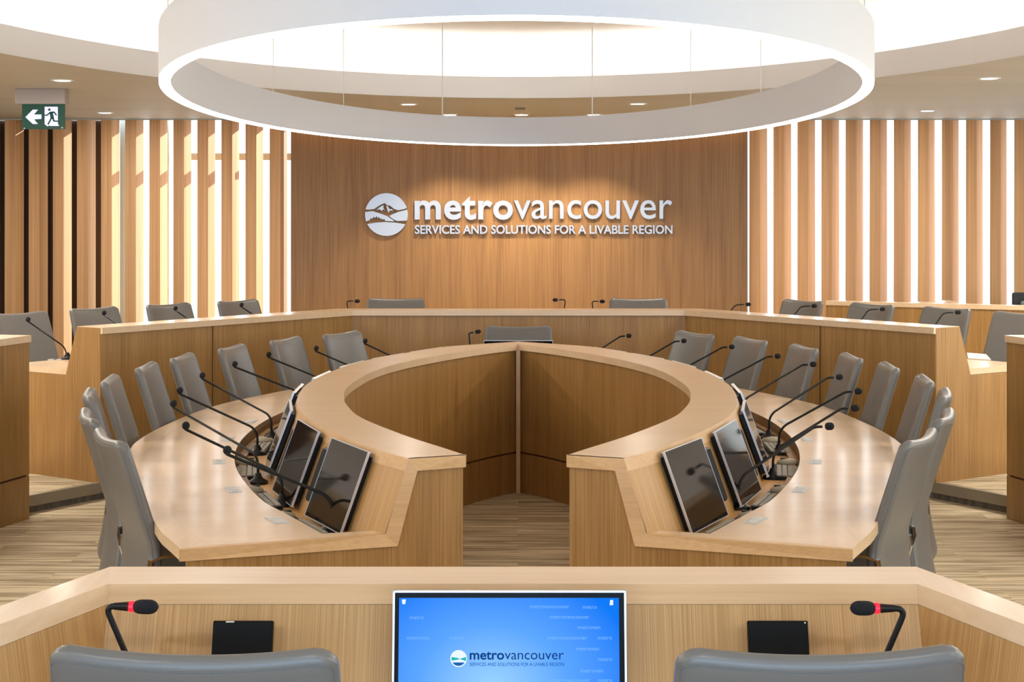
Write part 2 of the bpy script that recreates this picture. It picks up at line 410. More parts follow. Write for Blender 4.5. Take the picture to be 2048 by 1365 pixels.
# ------------------------------------------------------------------ downlights
def downlight(x, y, where, spot=False, power=14):
    p = pt(x, y, CEIL) if x is not None else Vector(y)
    t = thing('wall_washer' if spot else 'downlight', where, 'ceiling light', p, 0, 'spotlights washing the logo wall' if spot else 'round recessed ceiling downlights')
    b = B(); b.lathe([(.085, 0), (.085, -.006), (.062, -.006), (.062, .0)], 24); b.out('trim_ring', M['white'], t, local=True)
    b = B(); b.lathe([(.06, -.008), (.06, .002)], 24); b.out('lens', M['spot_lens'] if spot else M['lamp'], t, local=True)
    if spot:
        l = light('wall_washer_light', 'SPOT', (0, 0, -.03), power, (1, .84, .60), spot_size=1.7, spot_blend=.45, shadow_soft_size=.05)
        l.rotation_euler = (math.radians(6), 0, 0)
    else:
        l = light('downlight_light', 'AREA', (0, 0, -.02), power, (1, .92, .8), .12); l.data.shape = 'DISK'
    l.parent = t
for x, y, w in ((125, 160, 'small round downlight just above the green exit sign'), (210, 225, 'small round downlight to the right of the exit sign, by the left fins'),
                (817, 208, 'small downlight seen through the ring, left of the three spotlights'), (1275, 207, 'small downlight seen through the ring, right of the three spotlights'),
                (1855, 221, 'small downlight in the right ceiling close to the fins'), (1978, 156, 'larger-looking downlight in the right ceiling nearer the oval cove')):
    downlight(x, y, w)
for x, y, w in ((900, 229, 'left of the three bright spotlights over the logo wall'), (1043, 229, 'middle of the three bright spotlights over the logo wall'), (1188, 229, 'right of the three bright spotlights over the logo wall')):
    downlight(x, y, w, True, 135)
g = B(); c = pt(1040, 216, CEIL); g.box(c.x-.05, c.x+.05, c.y-.06, c.y+.06, CEIL-.01, CEIL)
for i in range(5): g.box(c.x-.045, c.x+.045, c.y-.05+i*.022, c.y-.04+i*.022, CEIL-.016, CEIL-.01)
props(g.out('ceiling_grille', M['riser']), 'tiny grey ceiling grille behind the middle spotlight', 'vent')
# more of the room's own downlights, out of frame
for sx in (-1, 1):
    for y in (1.0, 4.5, 8.0, 11.0, 14.5):
        l = light('room_downlight', 'AREA', (sx*4.6, y, CEIL-.02), 72, (1, .94, .85), .5)
for x in (-2, 0, 2): light('room_downlight', 'AREA', (x, .6, CEIL-.02), 26, (1, .95, .87), .3)
# warm slot light grazing the top of the logo wall
light('slot_light', 'AREA', ((LX0+LX1)/2, WY-.11, CEIL-.01), 9, (1, .62, .28), LX1-LX0-.05, .05)

# ------------------------------------------------------------------ exit sign
c = ptD(84, 177, 13.65)
sg = thing('exit_sign', 'green exit sign with white arrow and running figure, hanging from ceiling', 'sign', (c.x, 13.65, CEIL))
s = 13.65/F
b = B(); x0, x1 = (30-VX)*s+CX, (130-VX)*s+CX; b.box(x0, x1, 13.65, 13.78, CEIL-.124, CEIL); bevel(b.out('mounting_box', M['grey_box'], sg), .006)
b = B(); zt, zb = CEIL-.122, H-(258-HY)*s; x0, x1 = (41-VX)*s+CX, (126.5-VX)*s+CX
b.box(x0, x1, 13.69, 13.71, zb, zt); panel = b.out('sign_panel', M['sign_green'], sg)
def sp_(px, py): # crop pixel -> world
    X = px/10.24; Y = 170+py/10.236; return ((X-VX)*s+CX, H-(Y-HY)*s)
def signpoly(name, pts, mat, y, par, th=.003):
    P = [sp_(*p) for p in pts]; b = B(); T = Matrix(((1, 0, 0, 0), (0, 0, -1, y), (0, 1, 0, 0), (0, 0, 0, 1)))
    b.prism(P, 0, th, T); return b.out(name, mat, par)
signpoly('arrow', [(492, 655), (645, 500), (750, 500), (670, 600), (822, 600), (822, 690), (670, 700), (750, 795), (645, 795)], M['sign_white'], 13.689, panel)
signpoly('doorway', [(888, 440), (1158, 440), (1158, 790), (1185, 835), (990, 835), (985, 815), (950, 845), (888, 800)], M['sign_white'], 13.689, panel)
def capsule(b, p, q, w, y):
    p = Vector(sp_(*p)); q = Vector(sp_(*q)); d = (q-p).normalized(); w = w*s/10.24; nrm = Vector((-d.y, d.x))*w/2
    T = Matrix(((1, 0, 0, 0), (0, 0, -1, y), (0, 1, 0, 0), (0, 0, 0, 1))); e = d*w*.35
    b.prism([p+nrm, p-e, p-nrm, q-nrm, q+e, q+nrm], 0, .002, T)
b = B(); y = 13.6855
cc = Vector(sp_(985, 500)); T = Matrix(((1, 0, 0, 0), (0, 0, -1, y), (0, 1, 0, 0), (0, 0, 0, 1)))
b.prism([(cc.x+26*s/10.24*math.cos(a*PI/8), cc.y+26*s/10.24*math.sin(a*PI/8)) for a in range(16)], 0, .002, T)
for p, q, w in (((1000, 560), (1085, 552), 30), ((1085, 552), (1130, 615), 26), ((1000, 560), (940, 615), 26), ((940, 615), (890, 615), 24), ((1025, 565), (1045, 670), 70),
                ((1030, 670), (960, 800), 30), ((1060, 660), (1075, 730), 34), ((1075, 735), (1190, 740), 28)): capsule(b, p, q, w, y)
b.out('running_figure', M['sign_green'], panel)
b = B()
for q in ((470, 885), (1248, 870)):
    cc = Vector(sp_(*q)); b.prism([(cc.x+.006*math.cos(a*PI/4), cc.y+.006*math.sin(a*PI/4)) for a in range(8)], 0, .004, Matrix(((1, 0, 0, 0), (0, 0, -1, 13.689), (0, 1, 0, 0), (0, 0, 0, 1))))
b.out('screw', M['paper'], sg)

# ------------------------------------------------------------------ timber fins in front of the glazing
pitch = 48.15
fin = {}
def fin_mesh(bx, by):
    w = .115; P = [(0, 0), (w, 0), (w+bx, by), (bx-.02, by)]
    b = B(); b.prism(P, ZP, CEIL-.005); return b
k = 0
spec = [('left', 491+pitch-pitch*i) for i in range(-0, 16)]+[('right', 1498.5+pitch*i) for i in range(0, 16)]
for side, x in spec:
    X = (x-VX)*WY/F+CX
    if abs(X) > 7.7: continue
    j = round((540-x)/pitch)+1 if side == 'left' else round((x-1498.5)/pitch)+1
    ords = ['first', 'second', 'third', 'fourth', 'fifth', 'sixth', 'seventh', 'eighth', 'ninth', 'tenth', 'eleventh', 'twelfth', 'thirteenth', 'fourteenth', 'fifteenth', 'sixteenth']
    lab = f'{ords[j-1]} tall timber fin to the {side} of the logo wall'
    if side not in fin:
        o = fin_mesh(*((.056, .112) if side == 'left' else (.092, .10))).out('timber_fin', M['fin']); o.location.x = X; o.location.y = WY
        props(o, lab, 'wooden fin', 'vertical timber fins in front of the windows'); fin[side] = o
    else:
        o = fin[side].copy(); COL.objects.link(o); o.location = (X, WY, 0); o['label'] = lab
b = B(); b.box(-8, LX0, WY-.02, WY+.02, CEIL-.012, CEIL-.001); props(b.out('trim_4', M['frame_metal']), kind='structure')
b = B(); b.box(LX1, 8, WY-.02, WY+.02, CEIL-.012, CEIL-.001); props(b.out('trim_5', M['frame_metal']), kind='structure')

# ------------------------------------------------------------------ logo shapes (shared by wall and screen)
def text_mesh(txt, x0, x1, zbase, height, bold=0, depth=.02):
    """text fitted between x0..x1; height = cap or ascender height; returns verts (x,z,depth) in B form"""
    cu = bpy.data.curves.new('t', 'FONT'); cu.body = txt; cu.size = 1; cu.extrude = depth/2; cu.offset = bold; cu.resolution_u = 4; cu.space_character = 1.07 if bold > .02 else 1.0
    ob = bpy.data.objects.new('t', cu); COL.objects.link(ob)
    dg = bpy.context.evaluated_depsgraph_get(); me = bpy.data.meshes.new_from_object(ob.evaluated_get(dg))
    xs = [v.co.x for v in me.vertices]; ys = [v.co.y for v in me.vertices]
    a, c = min(xs), max(xs); y1 = max(ys)
    V = [((v.co.x-a)/(c-a)*(x1-x0)+x0, zbase+v.co.y/y1*height, v.co.z) for v in me.vertices]
    Fc = [list(p.vertices) for p in me.polygons]
    bpy.data.objects.remove(ob); bpy.data.meshes.remove(me); bpy.data.curves.remove(cu)
    return V, Fc
EM = {  # emblem pieces in crop pixels (circle centre 196.5,184, radius 132)
 'sky': [(66, 152), (92, 153), (120, 150), (150, 130), (165, 122), (185, 113), (205, 128), (218, 128), (245, 150), (270, 157), (300, 152), (322, 143)],
 'hill': [(67, 160), (110, 163), (160, 178), (200, 193), (235, 216), (246, 226), (190, 224), (183, 210), (172, 216), (168, 205), (160, 212), (150, 198), (142, 208), (136, 192), (128, 206), (116, 198), (110, 212), (100, 205), (94, 218), (72, 226)],
 'slope': [(324, 153), (300, 160), (270, 168), (235, 182), (214, 193), (238, 213), (262, 224), (322, 222)],
 'field': [(78, 243), (100, 239), (130, 234), (190, 230), (250, 234), (285, 239), (312, 243)],
 'snow': [(135, 155), (160, 135), (182, 126), (176, 142), (186, 158), (176, 152), (166, 164), (158, 152)],
 'snowcap': [(195, 128), (206, 134), (214, 150), (230, 150), (236, 160), (218, 158), (208, 172), (202, 152)]}
def emblem_polys():
    C = (196.5, 184); r = 132; out = {}
    for k, P in EM.items():
        P = [((x-C[0])/r, -(y-C[1])/r) for x, y in P]
        if k in ('sky', 'field', 'hill', 'slope'):
            if k in ('sky', 'field'):
                a0 = math.atan2(P[-1][1], P[-1][0]); a1 = math.atan2(P[0][1], P[0][0])
                if k == 'sky': a1 = a1 % (2*PI); a0 = a0 if a0 > -.5 else a0+2*PI
                else:
                    a0 = a0 % (2*PI); a1 = a1 % (2*PI)
                if k == 'sky': arc = [(math.cos(a0+(a1-a0)*i/24), math.sin(a0+(a1-a0)*i/24)) for i in range(25)]
                else: arc = [(math.cos(a0+(a1-a0)*i/20), math.sin(a0+(a1-a0)*i/20)) for i in range(21)]
                P = P[1:-1]+arc
            elif k == 'hill': P = P[1:-1]+[(math.cos(a), math.sin(a)) for a in [PI+.33-.15*j for j in range(4)]][::1][:4]
            else: P = P[1:-1]+[(math.cos(a), math.sin(a)) for a in (-.29, -.1, .05, .23)]
        out[k] = P
    return out
EP = emblem_polys()
# wall sign
ly = WY-.05
s = ly/F
def lp(px): return (px-VX)*s+CX
def lz(py): return H-(py-HY)*s
sign = thing('wall_logo', 'brushed metal emblem and raised lettering on the wood wall', 'sign', (lp(1036), ly, lz(430)))
T = Matrix(((1, 0, 0, 0), (0, 0, -1, ly-.006), (0, 1, 0, 0), (0, 0, 0, 1)))
b = B(); cx_, cz_, rr_ = lp(773.3), lz(429.4), 42.7*s
for k, P in EP.items(): b.prism([(cx_+x*rr_, cz_+y*rr_) for x, y in P], 0, .028, T)
b.out('emblem', M['sign_metal'], sign)
for txt, x0, x1, yb, yt, bold, nm in (('metro', 829.5, 1026, 437.5, 392.5, .024, 'bold_lettering'), ('vancouver', 1028, 1344, 437.5, 400.5, .004, 'light_lettering'),
                                      ('SERVICES AND SOLUTIONS FOR A LIVABLE REGION', 830, 1344.5, 467.5, 450.5, .018, 'tagline')):
    V, Fc = text_mesh(txt, lp(x0), lp(x1), lz(yb), (yb-yt)*s, bold, .026)
    mesh(nm, [(x, ly-.02-z, zz) for x, zz, z in V], Fc, M['sign_metal'], sign)

# ------------------------------------------------------------------ the oval conference table
table = thing('conference_table', 'large oval maple conference table with raised inner ledge, open at the near end', 'table', (0, 9.2, 0))
NS = 72
def left_curves():
    A = [(932, 911), (890.5, 897.5), (807.5, 870.6), (724.5, 837), (697, 815), (688, 796), (697, 773), (745, 744), (807.5, 725), (890.5, 708.7), (973.6, 696)]
    A = [pt(x, y, ZL).xy for x, y in A]+[Vector((0, 11.84))]
    Bc = [(817, 918), (753, 899), (702, 880), (651, 858), (615, 837), (597, 817), (594, 801.5), (600, 784.6), (615, 768), (646, 751), (686, 734.6), (731, 721.5), (774, 712.6), (831, 703), (900, 693)]
    Bc = [pt(x, y, ZL).xy for x, y in Bc]+[Vector((-.0, 12.08))]
    Fo = [(-1.19, 6.02), (-1.257, 6.18), (-1.325, 6.34), (-1.405, 6.58), (-1.54, 6.98), (-1.715, 7.45), (-1.93, 8.45), (-1.985, 9.0), (-1.96, 9.7), (-1.88, 10.4), (-1.74, 10.9), (-1.50, 11.5), (-1.20, 11.98), (-.75, 12.45), (-.3, 12.72), (0, 12.8)]
    Eo = [(-.72, 6.305), (-.93, 6.76), (-1.04, 7.0), (-1.17, 7.4), (-1.29, 7.84), (-1.37, 8.24), (-1.43, 8.7), (-1.455, 9.2), (-1.44, 9.8), (-1.36, 10.4), (-1.20, 10.95), (-.96, 11.5), (-.62, 12.0), (-.3, 12.3), (0, 12.42)]
    return spline(A, NS), spline(Bc, NS), spline(Eo, NS), spline([Vector(p) for p in Fo], NS)
cA, cB, cE, cF = left_curves()
cC = offset2(cB, .12)           # foot of the sloping screen
# offset2 turns left of travel (towards -x on the left arm)
cC[-1].x = 0; cC[0] = Vector((-.505, 6.315))
def mirror(P, s): return [Vector((p.x*s, p.y)) for p in P]
for s_ in (1, -1):
    A, Bc, C, E, Fo = [mirror(P, s_) for P in (cA, cB, cC, cE, cF)]
    b = B(); slab(b, A, Bc, ZL-TH, ZL); auto_smooth(b.out('ledge_top', M['maple'], table), 30)
    # sloping screen: paler band under the ledge, then the veneered face
    k1 = .14; Bm = [p.lerp(q, k1) for p, q in zip(Bc, C)]
    b = B(); strip(b, Bc, ZL, Bm, ZL+(ZT-ZL)*k1); auto_smooth(b.out('screen_band', M['edge'], table), 30)
    b = B(); strip(b, [p.lerp(q, k1-.02) for p, q in zip(Bc, C)], ZL+(ZT-ZL)*k1, C, ZT); o_ = auto_smooth(b.out('screen', M['slope_uv'], table), 30); aa = arc(Bc); setuv(o_, [(a_, 0) for a_ in aa]+[(a_, .35) for a_ in aa])
    # tray, worktop with border, knee panel
    b = B(); slab(b, C, E, ZT-.02, ZT); b.out('equipment_tray', M['slope'], table)
    b = B(); strip(b, E, ZT-.02, E, ZW-.002); auto_smooth(b.out('tray_side', M['slope'], table), 30)
    W1 = [p.lerp(q, .80) for p, q in zip(E, Fo)]
    b = B(); slab(b, E, W1, ZW-TH, ZW)
    b.prism([(-.49*s_, 6.302), (-.52*s_, 6.37), (-.72*s_, 6.305), (W1[0].x, W1[0].y), (-1.0*s_, 6.104), (-.72*s_, 6.212)], ZW-TH, ZW-.0004); b.out('worktop', M['maple'], table)
    b = B(); slab(b, W1, Fo, ZW-TH, ZW+.0006); b.out('worktop_border', M['maple_y'], table)
    inner_wall = [p+Vector((-s_*.012, 0)) if i < len(A)-1 else p for i, p in enumerate(offset2(cA, .012) if s_ == 1 else mirror(offset2(cA, .012), -1))]
    inner_wall[-1] = Vector((-.0 if s_ == 1 else 0, 11.86))
    iw2 = offset2(inner_wall, .03*s_)
    b = B(); slab(b, inner_wall, iw2, .285, ZL-TH); auto_smooth(b.out('inner_panel', M['veneer'], table), 30)
    b = B(); slab(b, offset2(inner_wall, .008*s_), iw2, .272, .285); b.out('shadow_groove', M['groove'], table)
    b = B(); slab(b, inner_wall, iw2, 0, .272); auto_smooth(b.out('kick_panel', M['veneer'], table), 30)
    kn = offset2(E, -.02*s_); b = B(); slab(b, kn, offset2(E, -.05*s_), 0, ZW-TH-.001); auto_smooth(b.out('knee_panel', M['veneer'], table), 30)
    # end panel and edge band
    A0, B0, F0 = Vector((A[0].x, A[0].y)), Vector((Bc[0].x, Bc[0].y)), Vector((Fo[0].x, Fo[0].y))
    C0 = Vector((-.483*s_, 6.298))
    nf = Vector((0, -1))
    out_ = [(A0, ZL), (B0, ZL), (C0, ZW), (F0, ZW)]
    in_ = [(A0, ZL-TH), (B0+Vector((.034*s_, 0)), ZL-TH), (C0+Vector((.045*s_, .0)), ZW-TH), (F0, ZW-TH)]
    v = []
    for dy in (-.016, .02):
        v += [(p.x, p.y+dy, z) for p, z in out_]+[(p.x, p.y+dy, z) for p, z in in_]
    f = []
    for i in range(3):
        f += [(i, i+1, 4+i+1, 4+i), (8+i, 12+i, 13+i, 9+i), (i, 8+i, 9+i, i+1), (4+i, 5+i, 13+i, 12+i)]
    f += [(0, 4, 12, 8), (3, 11, 15, 7)]
    mesh('end_band', v, f, M['edge'], table)
    xi = A0.x-.012*s_
    pts = [(xi, A0.y, 0), (xi, A0.y, ZL-TH), (in_[1][0].x, B0.y, ZL-TH), (in_[2][0].x, C0.y, ZW-TH), (F0.x+.02*s_, F0.y, ZW-TH), (F0.x+.02*s_, F0.y, 0)]
    # lower front line follows the same plan as the band
    low = [(xi, A0.y), (in_[1][0].x, B0.y), (in_[2][0].x, C0.y), (F0.x+.02*s_, F0.y)]
    top = [(xi, A0.y, ZL-TH), (in_[1][0].x, B0.y, ZL-TH), (in_[2][0].x, C0.y, ZW-TH), (F0.x+.02*s_, F0.y, ZW-TH)]
    v = [(x, y, 0) for x, y in low]+top+[(x, y+.035, 0) for x, y in low]+[(x, y+.035, z) for x, y, z in top]
    f = []
    for i in range(3): f += [(i, i+1, 5+i, 4+i), (8+i, 12+i, 13+i, 9+i), (4+i, 5+i, 13+i, 12+i)]
    f += [(0, 4, 12, 8), (3, 11, 15, 7)]
    mesh('end_panel', v, f, M['veneer'], table)
b = B(); b.box(-.014, .014, 11.80, 11.87, 0, ZL-TH); b.out('corner_post', M['edge'], table)

# ------------------------------------------------------------------ desks of the outer ring
def desk(name, label, P0, P1, cut0, cut1, base, depth=1.0, zl=1.17, lw=.26, joints=(), end0=True, end1=True, skirt=None, group=None, band=False, parts='desk'):
    """P0->P1 is the front (towards the oval); cut vectors point to the sitters' side, one unit = one metre of depth"""
    P0, P1, c0, c1 = Vector(P0), Vector(P1), Vector(cut0), Vector(cut1)
    zw = base+.76; mid = (P0+P1)/2
    t = thing(name, label, 'desk', (mid.x, mid.y, base), 0, group)
    d = (P1-P0).normalized()
    def q(e, o, z, ext=0):
        p = (P0+c0*o-d*ext) if e == 0 else (P1+c1*o+d*ext); return (p.x, p.y, z)
    def prof(nm, pl, mat, e0=0, e1=0):
        n = len(pl); v = [q(0, o, z, e0) for o, z in pl]+[q(1, o, z, e1) for o, z in pl]
        o_ = mesh(nm, v, [list(range(n))[::-1], list(range(n, 2*n))]+[(i, (i+1) % n, n+(i+1) % n, n+i) for i in range(n)], mat, t)
        if nm == 'screen': setuv(o_, [((Vector(p)-Vector(v[0])).dot(Vector((d.x, d.y, 0))), p[2]) for p in v])
        return o_
    zb = base if skirt is None else skirt
    f0 = .015
    if skirt is not None:
        prof('front_panel', [(f0, zb+.285), (f0, zl-TH), (f0+.03, zl-TH), (f0+.03, zb+.285)], M['veneer'])
        prof('shadow_groove', [(f0+.008, zb+.272), (f0+.008, zb+.285), (f0+.03, zb+.285), (f0+.03, zb+.272)], M['groove'])
        prof('kick_panel', [(f0, zb), (f0, zb+.272), (f0+.03, zb+.272), (f0+.03, zb)], M['veneer'])
    else: prof('front_panel', [(f0, zb), (f0, zl-TH), (f0+.03, zl-TH), (f0+.03, zb)], M['veneer'])
    for j in joints:
        p = P0.lerp(P1, j); w = d*.004; c = c0.lerp(c1, j)
        a = p+c*(f0-.002)
        v = [(a.x-w.x, a.y-w.y, zb), (a.x+w.x, a.y+w.y, zb), (a.x+w.x, a.y+w.y, zl-TH), (a.x-w.x, a.y-w.y, zl-TH)]
        vv = v+[(x+c.x*.01, y+c.y*.01, z) for x, y, z in v]
        mesh('panel_joint', vv, [(0, 1, 2, 3), (7, 6, 5, 4), (0, 4, 5, 1), (1, 5, 6, 2), (2, 6, 7, 3), (3, 7, 4, 0)], M['groove'], t)
    horizontal = abs(d.x) > abs(d.y)
    prof('ledge_top', [(0, zl-TH), (0, zl), (lw, zl), (lw, zl-TH)], M['maple'] if horizontal else M['maple_y'])
    k = .14; zs = zl-.0; o2 = lw+.12*(zl-zw)/.335
    ob, zbnd = lw+(o2-lw)*k, zl+(zw-zl)*k
    prof('screen_band', [(lw-.02, zl-TH), (lw, zl-.001), (ob, zbnd), (ob-.02, zbnd)], M['edge'])
    prof('screen', [(lw-.02, zl-TH-.001), (ob-.004, zbnd), (o2, zw), (o2-.03, zw)], M['slope_uv'])
    prof('worktop', [(o2-.03, zw-TH), (o2-.03, zw), (depth, zw), (depth, zw-TH)], M['maple'] if horizontal else M['maple_y'])
    for e, on in ((0, end0), (1, end1)):
        if not on: continue
        pl = [(.02, zb), (.02, zl-TH-.002), (.02, zl-.003), (lw, zl-.003), (o2+.01, zw-.045), (depth, zw-.045), (depth, zb)]
        dd = d*(.035 if e == 0 else -.035)
        v = [q(e, o, z, .003) for o, z in pl]; v += [(x+dd.x, y+dd.y, z) for x, y, z in v]
        n = len(pl); mesh('end_panel', v, [list(range(n)), list(range(n, 2*n))[::-1]]+[(i, (i+1) % n, n+(i+1) % n, n+i) for i in range(n)], M['veneer'], t)
    return t
G = 'outer ring of raised desks'
mL = Vector((-.511, 1.0))
LD = Vector((-1.329, 13.6)); LE = Vector((-2.82, 11.53)); nL = Vector((-.811, .585))
desk('raised_desk', 'long straight raised desk in front of the logo wall', LD, (1.329, 13.6), mL, (.511, 1), ZP, joints=(), end0=False, end1=False)
def mx_(p): return (-p[0], p[1])
desk('raised_desk', 'raised desk slanting along the left side behind the oval table', LE, LD, nL, mL, ZP, joints=(.44*.0+.405,), end1=False)
desk('raised_desk', 'raised desk slanting along the right side behind the oval table', mx_(LD), mx_(LE), mx_(mL), mx_(nL), ZP, joints=(.58,), end0=False)
nK = Vector((-.97, .243)); K0 = Vector((-3.10, 10.83)); K1 = K0+Vector((-.243, -.97))*3.2
desk('raised_desk', 'desk end cut by the left edge of the picture, with low kick panel', K1, K0, nK, nK, ZP, skirt=0.0, lw=.22)
desk('raised_desk', 'desk end cut by the right edge of the picture, with low kick panel', mx_(K0), mx_(K1), mx_(nK), mx_(nK), ZP, skirt=0.0, lw=.22)
# desk further back on the right with a small lectern board behind it
desk('raised_desk', 'plain wood desk against the far right fins, behind the grey chairs', (3.05, 16.9), (6.0, 15.35), (.46, .887), (.46, .887), ZP, zl=1.075, lw=.12, depth=.6)
b = B(); c = ptD(1877, 607, 17.3)
P = [ptD(1842, 609, 17.2), ptD(1918, 604.5, 17.0), ptD(1918, 606.5, 17.0), ptD(1842, 611.5, 17.2)]
v = [tuple(p) for p in P]+[(p.x, p.y+.4, p.z+.0) for p in P]
lt = thing('low_cabinet', 'low wooden cabinet top just visible behind the far right desk', 'cabinet', (c.x, 17.3, ZP))
mesh('top', v, [(0, 1, 2, 3), (7, 6, 5, 4), (0, 4, 5, 1), (1, 5, 6, 2), (2, 6, 7, 3), (3, 7, 4, 0)], M['maple'], lt)
b = B(); b.box(P[0].x+.03, P[1].x-.03, 17.22, 17.55, ZP, P[3].z-.005); b.out('body', M['veneer'], lt)

# foreground desk: three runs mitred together
fd = thing('raised_desk', 'pale maple desk in the foreground holding the lit blue monitor', 'desk', (0, 3.6, ZP))
def fline(o, z):
    """corner of the run at profile offset o"""
    return Vector((-.888+.04*min(o, .177)/.177-.01*max(0, o-.177), 3.745-o, z))
sdv = Vector((-.323, -.947)); L2 = 2.6; zl = 1.17; zw = ZP+.76
def fprof(nm, pl, mats, side=True):
    n = len(pl)
    c = [fline(o, z) for o, z in pl]
    runs = [(c, [Vector((-p.x, p.y, p.z)) for p in c])]
    if side:
        # the side runs narrow towards the sitter: offsets shift the line inwards
        far = [p+Vector((sdv.x, sdv.y, 0))*L2 for p in c]
        runs += [(far, c), ([Vector((-p.x, p.y, p.z)) for p in c], [Vector((-p.x, p.y, p.z)) for p in far])]
    for i, (u, w) in enumerate(runs):
        o_ = mesh(nm, [tuple(p) for p in u]+[tuple(p) for p in w], [list(range(n)), list(range(n, 2*n))[::-1]]+[(k, (k+1) % n, n+(k+1) % n, n+k) for k in range(n)], mats[0 if i == 0 else 1], fd)
        if nm == 'screen':
            dd = (w[0]-u[0]); dd.z = 0; dd.normalize(); setuv(o_, [((p-u[0]).dot(dd)+i*3.3, p.z) for p in list(u)+list(w)])
fprof('front_panel', [(.015, .0), (.015, zl-TH), (.04, zl-TH), (.04, .0)], (M['veneer'], M['veneer']))
fprof('ledge_top', [(0, zl-TH), (0, zl), (.171, zl), (.171, zl-TH), ], (M['maple'], M['maple_y']))
fprof('screen_band', [(.13, zl-TH), (.171, zl-.001), (.186, zl-.040), (.15, zl-.040)], (M['edge'], M['maple_y']))
fprof('screen', [(.15, zl-.041), (.1845, zl-.041), (.30, zw), (.26, zw)], (M['slope_uv'], M['slope_uv']))
fprof('worktop', [(.25, zw-TH), (.25, zw), (.58, zw), (.58, zw-TH)], (M['maple'], M['maple_y']))

# ------------------------------------------------------------------ chairs
def chair_proto():
    t = thing('conference_chair', '', 'chair', (0, 0, 0))
    # backrest: sitter faces +y; profile leans back (-y) at the top, flares back again at the foot
    HB, HT, Tk = .27, 1.079, .052
    def yb(z):
        u = (z-.62)
        return -.31*(z-.66) if z > .66 else -.05*((.66-z)/.38)**2-.0
    def wid(z):
        k = (z-HB)/(HT-HB); return .265-.008*k+.010*math.sin(PI*k)
    NU, NV = 28, 26; r = .044
    su = [math.sin(PI/2*(-1+2*i/NU)) for i in range(NU+1)]
    sv = [.5-.5*math.cos(PI*j/NV) for j in range(NV+1)]
    front, back = [], []
    for j, v in enumerate(sv):
        for i, u in enumerate(su):
            # rounded-rectangle squeeze of the parameter square
            top = HT-.016*(1-abs(u)**2); 
            z = HB+(top-HB)*v
            ru = r; rv = r/(HT-HB)
            dz = 0
            edge_u = (1-abs(u))*.25
            cu = max(0, 1-edge_u/ru)
            # pull corners in
            zz = z
            if v > .5: zz = z-(r*(1-math.sqrt(max(0, 1-cu*cu))))*((v-.5)/.5)**6
            else: zz = z+(.04*(1-math.sqrt(max(0, 1-cu*cu))))*((.5-v)/.5)**6
            x = u*wid(zz); y = yb(zz)-.028*(1-u*u)+.0
            eu = (1-abs(u))*wid(zz); ev = min((1-v), v)*(HT-HB); dd = min(eu, ev)/.03
            th = Tk/2*math.sqrt(max(0, 1-(1-min(1, dd))**2))*(1 if v > .12 else 1)
            front.append((x, y+th+.0, zz)); back.append((x, y-th, zz))
    n = NU+1; f = []; N = len(front)
    for j in range(NV):
        for i in range(NU):
            a = j*n+i; f.append((a, a+1, a+n+1, a+n)); f.append((N+a, N+a+n, N+a+n+1, N+a+1))
    me = bpy.data.meshes.new('backrest'); me.from_pydata(front+back, [], f)
    bm = bmesh.new(); bm.from_mesh(me); bmesh.ops.remove_doubles(bm, verts=bm.verts, dist=.0004); bmesh.ops.recalc_face_normals(bm, faces=bm.faces); bm.to_mesh(me); bm.free()
    for p in me.polygons: p.use_smooth = True
    me.materials.append(M['chair']); o = bpy.data.objects.new('backrest', me); COL.objects.link(o); o.parent = t
    # seam piping near the edge of the back
    rowj = NV-3; seam = [back[j*n+2] for j in range(8, rowj)]+[back[rowj*n+i] for i in range(2, NU-1)]+[back[j*n+NU-2] for j in range(rowj-1, 7, -1)]
    b = B(); b.tube([(x, y-.0004, z) for x, y, z in seam], .0013, 5); b.out('piping', M['seam'], o, local=True)
    # seat
    b = B(); b.box(-.245, .245, -.01, .43, .395, .475); s = bevel(b.out('seat', M['chair'], t, local=True), .03, 4); auto_smooth(s, 60)
    # chrome loop arms
    for sx in (-1, 1):
        b = B(); x = sx*.275
        pts = [(x, .0, .45), (x, -.035, .575), (x, -.03, .612), (x, .01, .625), (x, .24, .628), (x, .275, .60), (x, .27, .46), (x-sx*.03, .26, .42)]
        v = []; f = []
        for i, p in enumerate(pts):
            p = Vector(p); dv = (Vector(pts[min(i+1, 7)])-Vector(pts[max(i-1, 0)])).normalized(); nn = dv.cross(Vector((1, 0, 0))).normalized()*.005
            v += [p+nn+Vector((-.018, 0, 0)), p+nn+Vector((.018, 0, 0)), p-nn+Vector((.018, 0, 0)), p-nn+Vector((-.018, 0, 0))]
        for i in range(7):
            for k in range(4): f.append((4*i+k, 4*i+(k+1) % 4, 4*i+4+(k+1) % 4, 4*i+4+k))
        f += [(0, 1, 2, 3), (31, 30, 29, 28)]
        b.add(v, f); b.out('armrest', M['chrome'], t, local=True)
    b = B(); b.lathe([(.03, .07), (.03, .30), (.07, .31), (.09, .395)], 16, Matrix.Translation((0, .2, 0))); b.out('column', M['chrome'], t, local=True, smooth=False)
    b = B()
    for k in range(4):
        a = PI/4+k*PI/2; d = Vector((math.cos(a), math.sin(a), 0)); c = Vector((0, .2, 0))
        b.tube([c+Vector((0, 0, .075)), c+d*.14+Vector((0, 0, .06)), c+d*.29+Vector((0, 0, .025))], [.03, .024, .015], 8)
        b.lathe([(.025, 0), (.025, .02), (.012, .03)], 10, Matrix.Translation(c+d*.285))
    b.out('base', M['chrome'], t, local=True)
    return t
proto = chair_proto()
used = [False]
